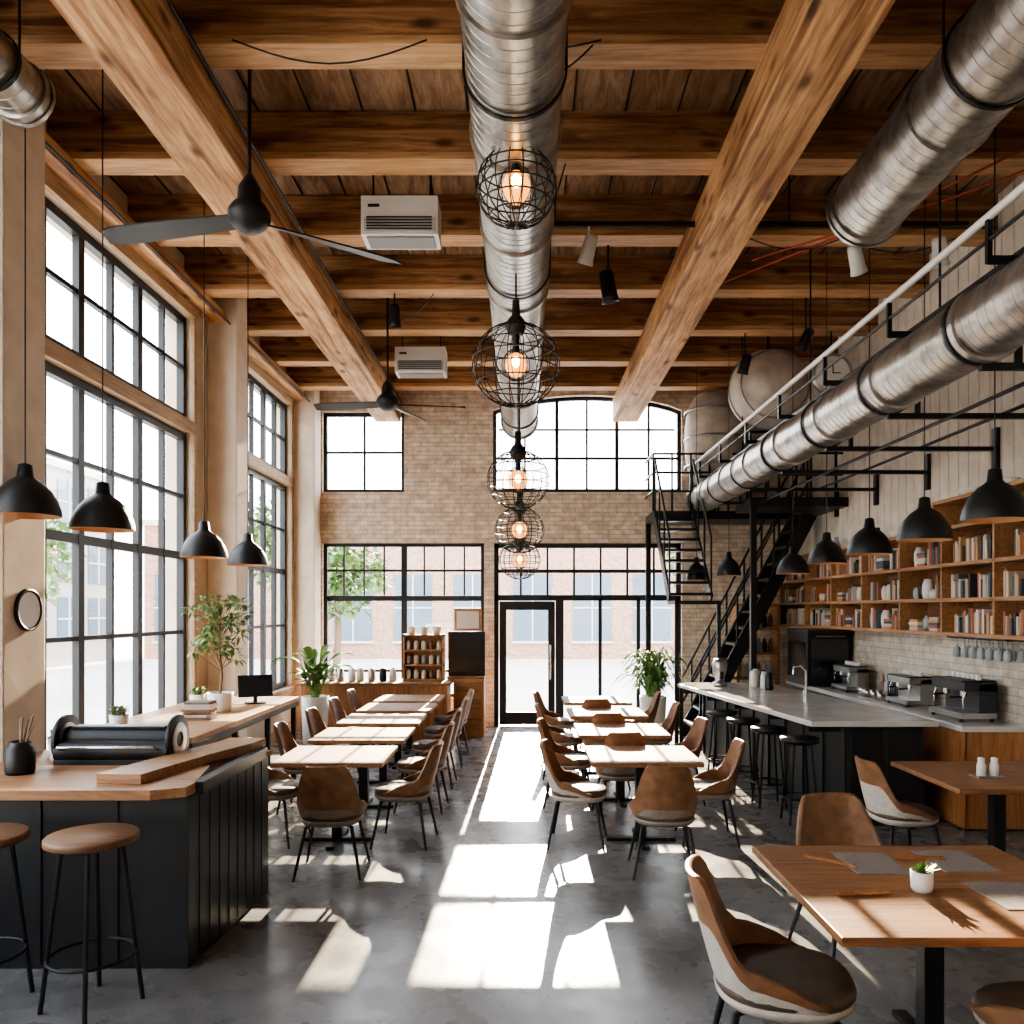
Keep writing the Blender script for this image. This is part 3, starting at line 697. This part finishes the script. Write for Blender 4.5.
# ------------------------------------------------------------ reception
b=B()
b.box(-3.4,-1.15,12.3,12.95,0,.84,PANEL); b.box(-3.45,-1.1,12.25,13.0,.84,.88,LTOP)
for i in range(1,8): b.box(-3.4+i*.28-.003,-3.4+i*.28+.003,12.293,12.3,.04,.82,BLK)
b.box(-1.08,-.6,12.6,13.2,0,.9,PANEL)
for z in (.25,.55,.82): b.box(-1.04,-.64,12.585,12.6,z-.12,z+.05,TTOP)
b.done('reception_counter',bevel=.004)
b=B()
for x in (-1.88,-1.26): b.box(x,x+.03,12.6,12.85,.88,1.62,SHELF)
for z in (.9,1.13,1.36,1.6): b.box(-1.88,-1.23,12.6,12.85,z-.012,z+.012,SHELF)
b.box(-1.86,-1.25,12.84,12.85,.88,1.6,SHELF)
for z in (.912,1.142,1.372):
    for i in range(5): x=-1.8+i*.12; b.lathe([(.001,0),(.035,0),(.038,.02),(.038,U(.08,.13)),(.02,.14),(.001,.14)],random.choice([CERAM,PAPER,LEATH,GLJAR]),(x,12.7,z),12)
for i in range(3): b.lathe([(.001,0),(.05,0),(.07,.1),(.07,.13),(.001,.13)],CERAM,(-1.75+i*.2,12.7,1.612),14)
b.done('display_rack')
b=B(); b.box(-1.2,-.6,12.98,13.05,.9,1.65,BLK); b.box(-1.16,-.64,12.97,12.98,1.0,1.6,SCREEN); b.box(-1.2,-.6,12.75,13.05,.9,.93,SHELF); b.box(-1.1,-.66,12.99,13.04,1.66,2.02,SHELF); b.box(-1.06,-.7,12.985,12.99,1.7,1.98,PAPER)
b.done('menu_board')
b=B()
for i in range(8): x=-3.2+i*.17+U(-.03,.03); b.lathe([(.001,0),(.05,0),(.06,.03),(.055,U(.08,.2)),(.03,.21),(.001,.21)],random.choice([CERAM,BLK,STEEL,PAPER]),(x,12.6+U(-.1,.1),.881),14)
b.done('counter_jars')
# ------------------------------------------------------------ marble bar right
def lerp2(a,c,t): return (a[0]+(c[0]-a[0])*t,a[1]+(c[1]-a[1])*t)
b=B()
b.prism([(3.0,7.4),(3.72,7.4),(3.35,11.0),(2.5,11.0)],0,.94,DARKP)
b.prism([(2.62,7.25),(3.78,7.25),(3.42,11.15),(2.12,11.15)],.94,.99,MARB)
for t in [i/9 for i in range(0,10)]:
    p=lerp2((2.995,7.42),(2.495,10.98),t); b.box(p[0]-.015,p[0]+.01,p[1]-.02,p[1]+.02,.03,.93,BLK)
for t in (.0,.25,.5,.75,1):
    p=lerp2((2.98,7.5),(2.5,10.9),t); b.box(p[0]-.3,p[0],p[1]-.015,p[1]+.015,.86,.94,BLK)
b.box(3.04,3.34,7.385,7.4,.08,.9,BLK); b.box(3.38,3.68,7.385,7.4,.08,.9,BLK)
b.box(2.15,2.2,10.9,10.95,0,.94,BLK)
b.done('marble_bar_counter',bevel=.006)
b=B()
b.box(4.02,XR-.03,7.25,12.0,0,.9,DARKP); b.box(3.96,XR-.03,7.2,12.0,.9,.95,MARB)
b.box(4.0,XR-.03,7.22,7.25,.02,.9,PANEL); b.box(3.995,4.02,7.22,8.8,.02,.9,PANEL)
for y in [8.9+i*.5 for i in range(6)]:
    for z0_,z1_ in ((.05,.45),(.48,.68),(.71,.88)):
        b.box(4.005,4.02,y,y+.47,z0_,z1_,DARKP); b.box(3.985,4.005,y+.15,y+.32,(z0_+z1_)/2+.02,(z0_+z1_)/2+.035,CHROME)
b.done('back_counter',bevel=.004)
# wall shelves
b=B(); xa,xb=4.25,XR-.02; y0,y1=6.3,13.2
ZS=(1.76,2.1,2.45,2.82)
for z in ZS: b.box(xa,xb,y0,y1,z-.018,z+.018,SHELF)
b.box(xa,xb,y0,8.3,3.08,3.116,SHELF); b.box(xa,xb,8.27,8.3,2.82,3.1,SHELF); b.box(xb-.015,xb,y0,8.3,2.82,3.1,SHELFSHADE)
b.box(xb-.015,xb,y0,y1,1.76,2.82,SHELFSHADE)
ys=[y0,7.2,8.1,9.0,10.0,11.0,12.0,y1-.03]
for y in ys: b.box(xa,xb-.015,y,y+.03,1.76,2.82,SHELF)
b.done('wall_shelving')
bk=B(); cr=B(); cols=[plain('book_%d'%i,c,.6) for i,c in enumerate([(.55,.48,.38),(.30,.12,.07),(.08,.10,.13),(.48,.28,.13),(.6,.56,.5),(.45,.37,.28),(.42,.13,.06),(.04,.04,.05)])]
random.seed(21)
for zi,z in enumerate((1.779,2.119,2.469)):
    for j in range(7):
        y=ys[j]+.05; end=ys[j+1]-.04
        while y<end-.1:
            q=R()
            if q<.38:
                for _ in range(int(U(4,10))):
                    w=U(.02,.04); h=U(.15,.25)
                    if y+w>end: break
                    bk.box(xa+U(.03,.06),xa+.24,y,y+w,z,z+h,random.choice(cols)); y+=w+.003
                y+=.02
            elif q<.52:
                for s_ in range(int(U(3,6))): bk.box(xa+.04,xa+.24,y,min(y+U(.16,.2),end),z+s_*.03,z+s_*.03+.027,random.choice(cols))
                y+=.22
            elif q<.95:
                r_=U(.035,.06); h=U(.1,.22); cr.lathe([(.001,0),(r_*.8,0),(r_,h*.3),(r_,h*.7),(r_*.6,h),(.001,h)],random.choice([CERAM,CERAM,PAPER,BLK,GLJAR,LEATH,STEEL]),(xa+.12,y+r_,z),14); y+=r_*2+.015
            else: y+=U(.08,.18)
for y in (8.9,9.4,10.4): cr.lathe([(.001,0),(.06,0),(.11,.06),(.115,.08),(.001,.05)],random.choice([CERAM,LEATH,STEEL]),(4.42,y,2.839),18)
for y in (6.6,6.8,7.1,7.35,7.6,7.9,9.9,11.2): cr.lathe([(.001,0),(.05,0),(.06,.07),(.03,.14),(.03,.18),(.001,.18)],random.choice([CERAM,BLK,LEATH,GLJAR]),(4.40,y,2.839),18)
for y in (6.7,7.3,7.9): cr.lathe([(.001,0),(.06,0),(.11,.06),(.115,.08),(.001,.05)],CERAM,(4.42,y,3.117),18)
bk.done('books'); cr.done('shelf_ceramics')
# equipment
b=B(); b.box(-.3,.3,-.42,.42,0,.75,BLK); b.box(-.31,-.3,-.36,.36,.1,.6,SCREEN); b.tube([(-.34,-.3,.64),(-.34,.3,.64)],.012,CHROME); b.box(-.3,.3,-.42,.42,.75,.78,DARKP)
b.box(-.26,.26,-.435,-.42,.1,.66,SCREEN); b.tube([(-.2,-.46,.69),(.2,-.46,.69)],.012,CHROME)
b.done('black_pizza_oven',(4.22,11.4,.95),bevel=.01)
def coffee(loc,s=1,rz=0,body=None):
    b=B(); M=body or STEEL; b.box(-.2,.2,-.35,.35,.04,.10,STEEL); b.box(0,.2,-.35,.35,.1,.42,M); b.box(-.16,.2,-.35,.35,.34,.44,M); b.box(-.18,.2,-.33,.33,.44,.46,BLK)
    for y in (-.18,.18): b.cyl((-.08,y,.34),(-.08,y,.27),.035,CHROME); b.cyl((-.08,y,.27),(-.24,y,.26),.012,BLK)
    for y in (-.31,.31): b.tube([(-.12,y,.34),(-.16,y,.25),(-.15,y,.15)],.006,CHROME,6)
    for x in (-.17,.17):
        for y in (-.3,.3): b.cyl((x,y,0),(x,y,.05),.02,BLK)
    for i in range(6): b.lathe([(.001,0),(.03,0),(.035,.06),(.03,.06),(.001,.01)],CERAM,(.05,-.25+i*.1,.46),12)
    o=b.done('coffee_machine',loc,rz,bevel=.005); o.scale=(s,s,s)
coffee((4.26,7.75,.95),.85,0,DARKP); coffee((4.28,8.85,.95),.72); coffee((4.28,10.45,.95),.72)
b=B()
for i in range(6):
    b.lathe([(.001,0),(.035,0),(.037,.02),(.037,.16),(.015,.2),(.015,.26),(.001,.26)],random.choice([GLJAR,BLK,LEATH]),(0,i*.1,0),14)
b.done('bottles',(4.45,9.35,.95))
b=B(); 
for i in range(8):
    b.lathe([(.001,0),(.03,0),(.04,.09),(.035,.09),(.001,.02)],CHROME,(U(-.04,.04),i*.09,0),12)
b.done('steel_cups',(4.2,9.35,.95))
b=B()
b.box(-.12,.12,-.5,.5,-.02,0,BLK)
for i in range(7):
    for x in (-.06,.06):
        b.lathe([(.03,-.022),(.004,-.03),(.004,-.09),(.035,-.12),(.038,-.18),(.03,-.21)],GLJAR,(x,-.42+i*.14,0),12)
b.done('hanging_glass_rack',(4.42,7.6,1.74))
b=B(); b.lathe([(.001,0),(.09,0),(.1,.04),(.06,.06),(.06,.12),(.09,.18),(.1,.3),(.07,.36),(.001,.37)],STEEL,n=20); b.box(-.02,.02,-.12,-.06,.1,.2,BLK); b.done('coffee_grinder',(2.62,10.6,.99))
b=B()
for i in range(5): b.lathe([(.001,0),(.05,0),(.055,.03),(.05,U(.12,.2)),(.03,.22),(.001,.22)],random.choice([GLJAR,CERAM,STEEL,BLK]),(U(-.1,.1),i*.16,0),14)
b.done('glass_jars',(3.1,10.1,.99))
b=B(); b.tube([(0,0,0),(0,0,.3),(-.06,0,.36),(-.14,0,.34),(-.15,0,.26)],.013,CHROME,8); b.cyl((0,.06,0),(0,.06,.08),.012,CHROME); b.done('bar_faucet',(3.3,9.3,.99))
b=B(); 
for x in (3.45,4.1): b.box(x,x+.04,12.85,13.2,0,2.1,SHELF)
for z in (.5,.9,1.3,1.7,2.08): b.box(3.45,4.14,12.85,13.2,z-.02,z+.02,SHELF)
for z in (.52,.92,1.32,1.72):
    for i in range(6): b.lathe([(.001,0),(.04,0),(.042,.14),(.02,.2),(.001,.24)],random.choice([CERAM,GLJAR,BLK,LEATH,PAPER]),(3.56+i*.095,13.0,z),10)
b.done('storage_shelf')
# ------------------------------------------------------------ exterior
b=B(); b.box(-60,60,-30,80,-.3,-.2,PAVE); b.done('street_ground')
def bld(name,x0,x1,y0,y1,h,wallm,plane,cols,rows,w,hh,z0=1.0,dz=2.8):
    b=B(); b.box(x0,x1,y0,y1,-.2,h,wallm)
    for i in range(cols):
        for j in range(rows):
            z=z0+j*dz
            if plane=='y':
                u=x0+(x1-x0)*(i+.5)/cols; b.box(u-w/2,u+w/2,y0-.05,y0,z,z+hh,EXTG)
                b.box(u-w/2-.08,u+w/2+.08,y0-.1,y0-.02,z-.1,z,EXTW); b.box(u-.03,u+.03,y0-.08,y0-.04,z,z+hh,EXTW); b.box(u-w/2,u+w/2,y0-.08,y0-.04,z+hh*.5-.03,z+hh*.5+.03,EXTW)
            else:
                u=y0+(y1-y0)*(i+.5)/cols; b.box(x1,x1+.05,u-w/2,u+w/2,z,z+hh,EXTG)
                b.box(x1+.04,x1+.08,u-.03,u+.03,z,z+hh,EXTW); b.box(x1+.04,x1+.08,u-w/2,u+w/2,z+hh*.5-.03,z+hh*.5+.03,EXTW)
    b.box(x0-.15,x1+.15,y0-.15,y1+.15,h,h+.25,EXTW)
    b.done(name)
bld('brick_building',-17,26,36,42,5.8,REDB,'y',16,1,1.7,3.0,.6)
bld('pale_building',-26,-18,2,35,7.5,EXTP,'x',15,3,1.5,1.7,.8,2.3)
def tree(x,y,h,r):
    b=B(); b.tube([(0,0,-.2),(.1,0,h*.35),(0,.1,h*.6)],[.13,.1,.06],TRUNK,8)
    for i in range(1100):
        a=U(0,2*pi);t=math.acos(U(-1,1));q=r*R()**.4
        p=Vector((q*math.sin(t)*math.cos(a),q*math.sin(t)*math.sin(a),h*.72+q*.8*math.cos(t)))
        leaf(b,p,(U(-1,1),U(-1,1),U(-.5,1)),.36,.11,LEAF2 if R()<.5 else LEAF,.3,2)
    b.done('street_tree',(x,y,0),recalc=False)
tree(-5.6,24,4.2,1.6); tree(7.2,30,5.5,1.8); tree(-9,29,6,2.0); tree(-12.5,19,4.6,1.8); tree(-13,12.5,4.2,1.6)
# ------------------------------------------------------------ lights
w=bpy.data.worlds.new('World'); scn.world=w; w.use_nodes=True
nt=w.node_tree; bg=nt.nodes['Background']
tc=nt.nodes.new('ShaderNodeTexCoord'); sp=nt.nodes.new('ShaderNodeSeparateXYZ'); rp=nt.nodes.new('ShaderNodeValToRGB')
nt.links.new(tc.outputs['Generated'],sp.inputs[0]); nt.links.new(sp.outputs[2],rp.inputs[0])
rp.color_ramp.elements[0].color=(1,.94,.86,1); rp.color_ramp.elements[1].color=(.82,.88,1,1); rp.color_ramp.elements[1].position=.8
nt.links.new(rp.outputs[0],bg.inputs[0]); bg.inputs[1].default_value=9.0
sd=bpy.data.lights.new('sun','SUN'); sd.energy=40; sd.angle=math.radians(.35); sd.color=(1,.79,.54)
so=bpy.data.objects.new('sun',sd); COL.objects.link(so); so.location=(0,20,12)
so.rotation_euler=Vector((-.02,-.95,-.305)).to_track_quat('-Z','Y').to_euler()
# ------------------------------------------------------------ camera
cd=bpy.data.cameras.new('camera'); co=bpy.data.objects.new('camera',cd); COL.objects.link(co)
co.location=(0,0,2.0); co.rotation_euler=(pi/2,0,0); cd.sensor_width=36; cd.lens=800/1024*36
cd.shift_x=-10/1024; cd.shift_y=98/1024; cd.clip_start=.05; cd.clip_end=300
scn.camera=co
scn.view_settings.view_transform='AgX'
try: scn.view_settings.look='AgX - Medium High Contrast'
except Exception as e: print(e)
scn.view_settings.exposure=0.5
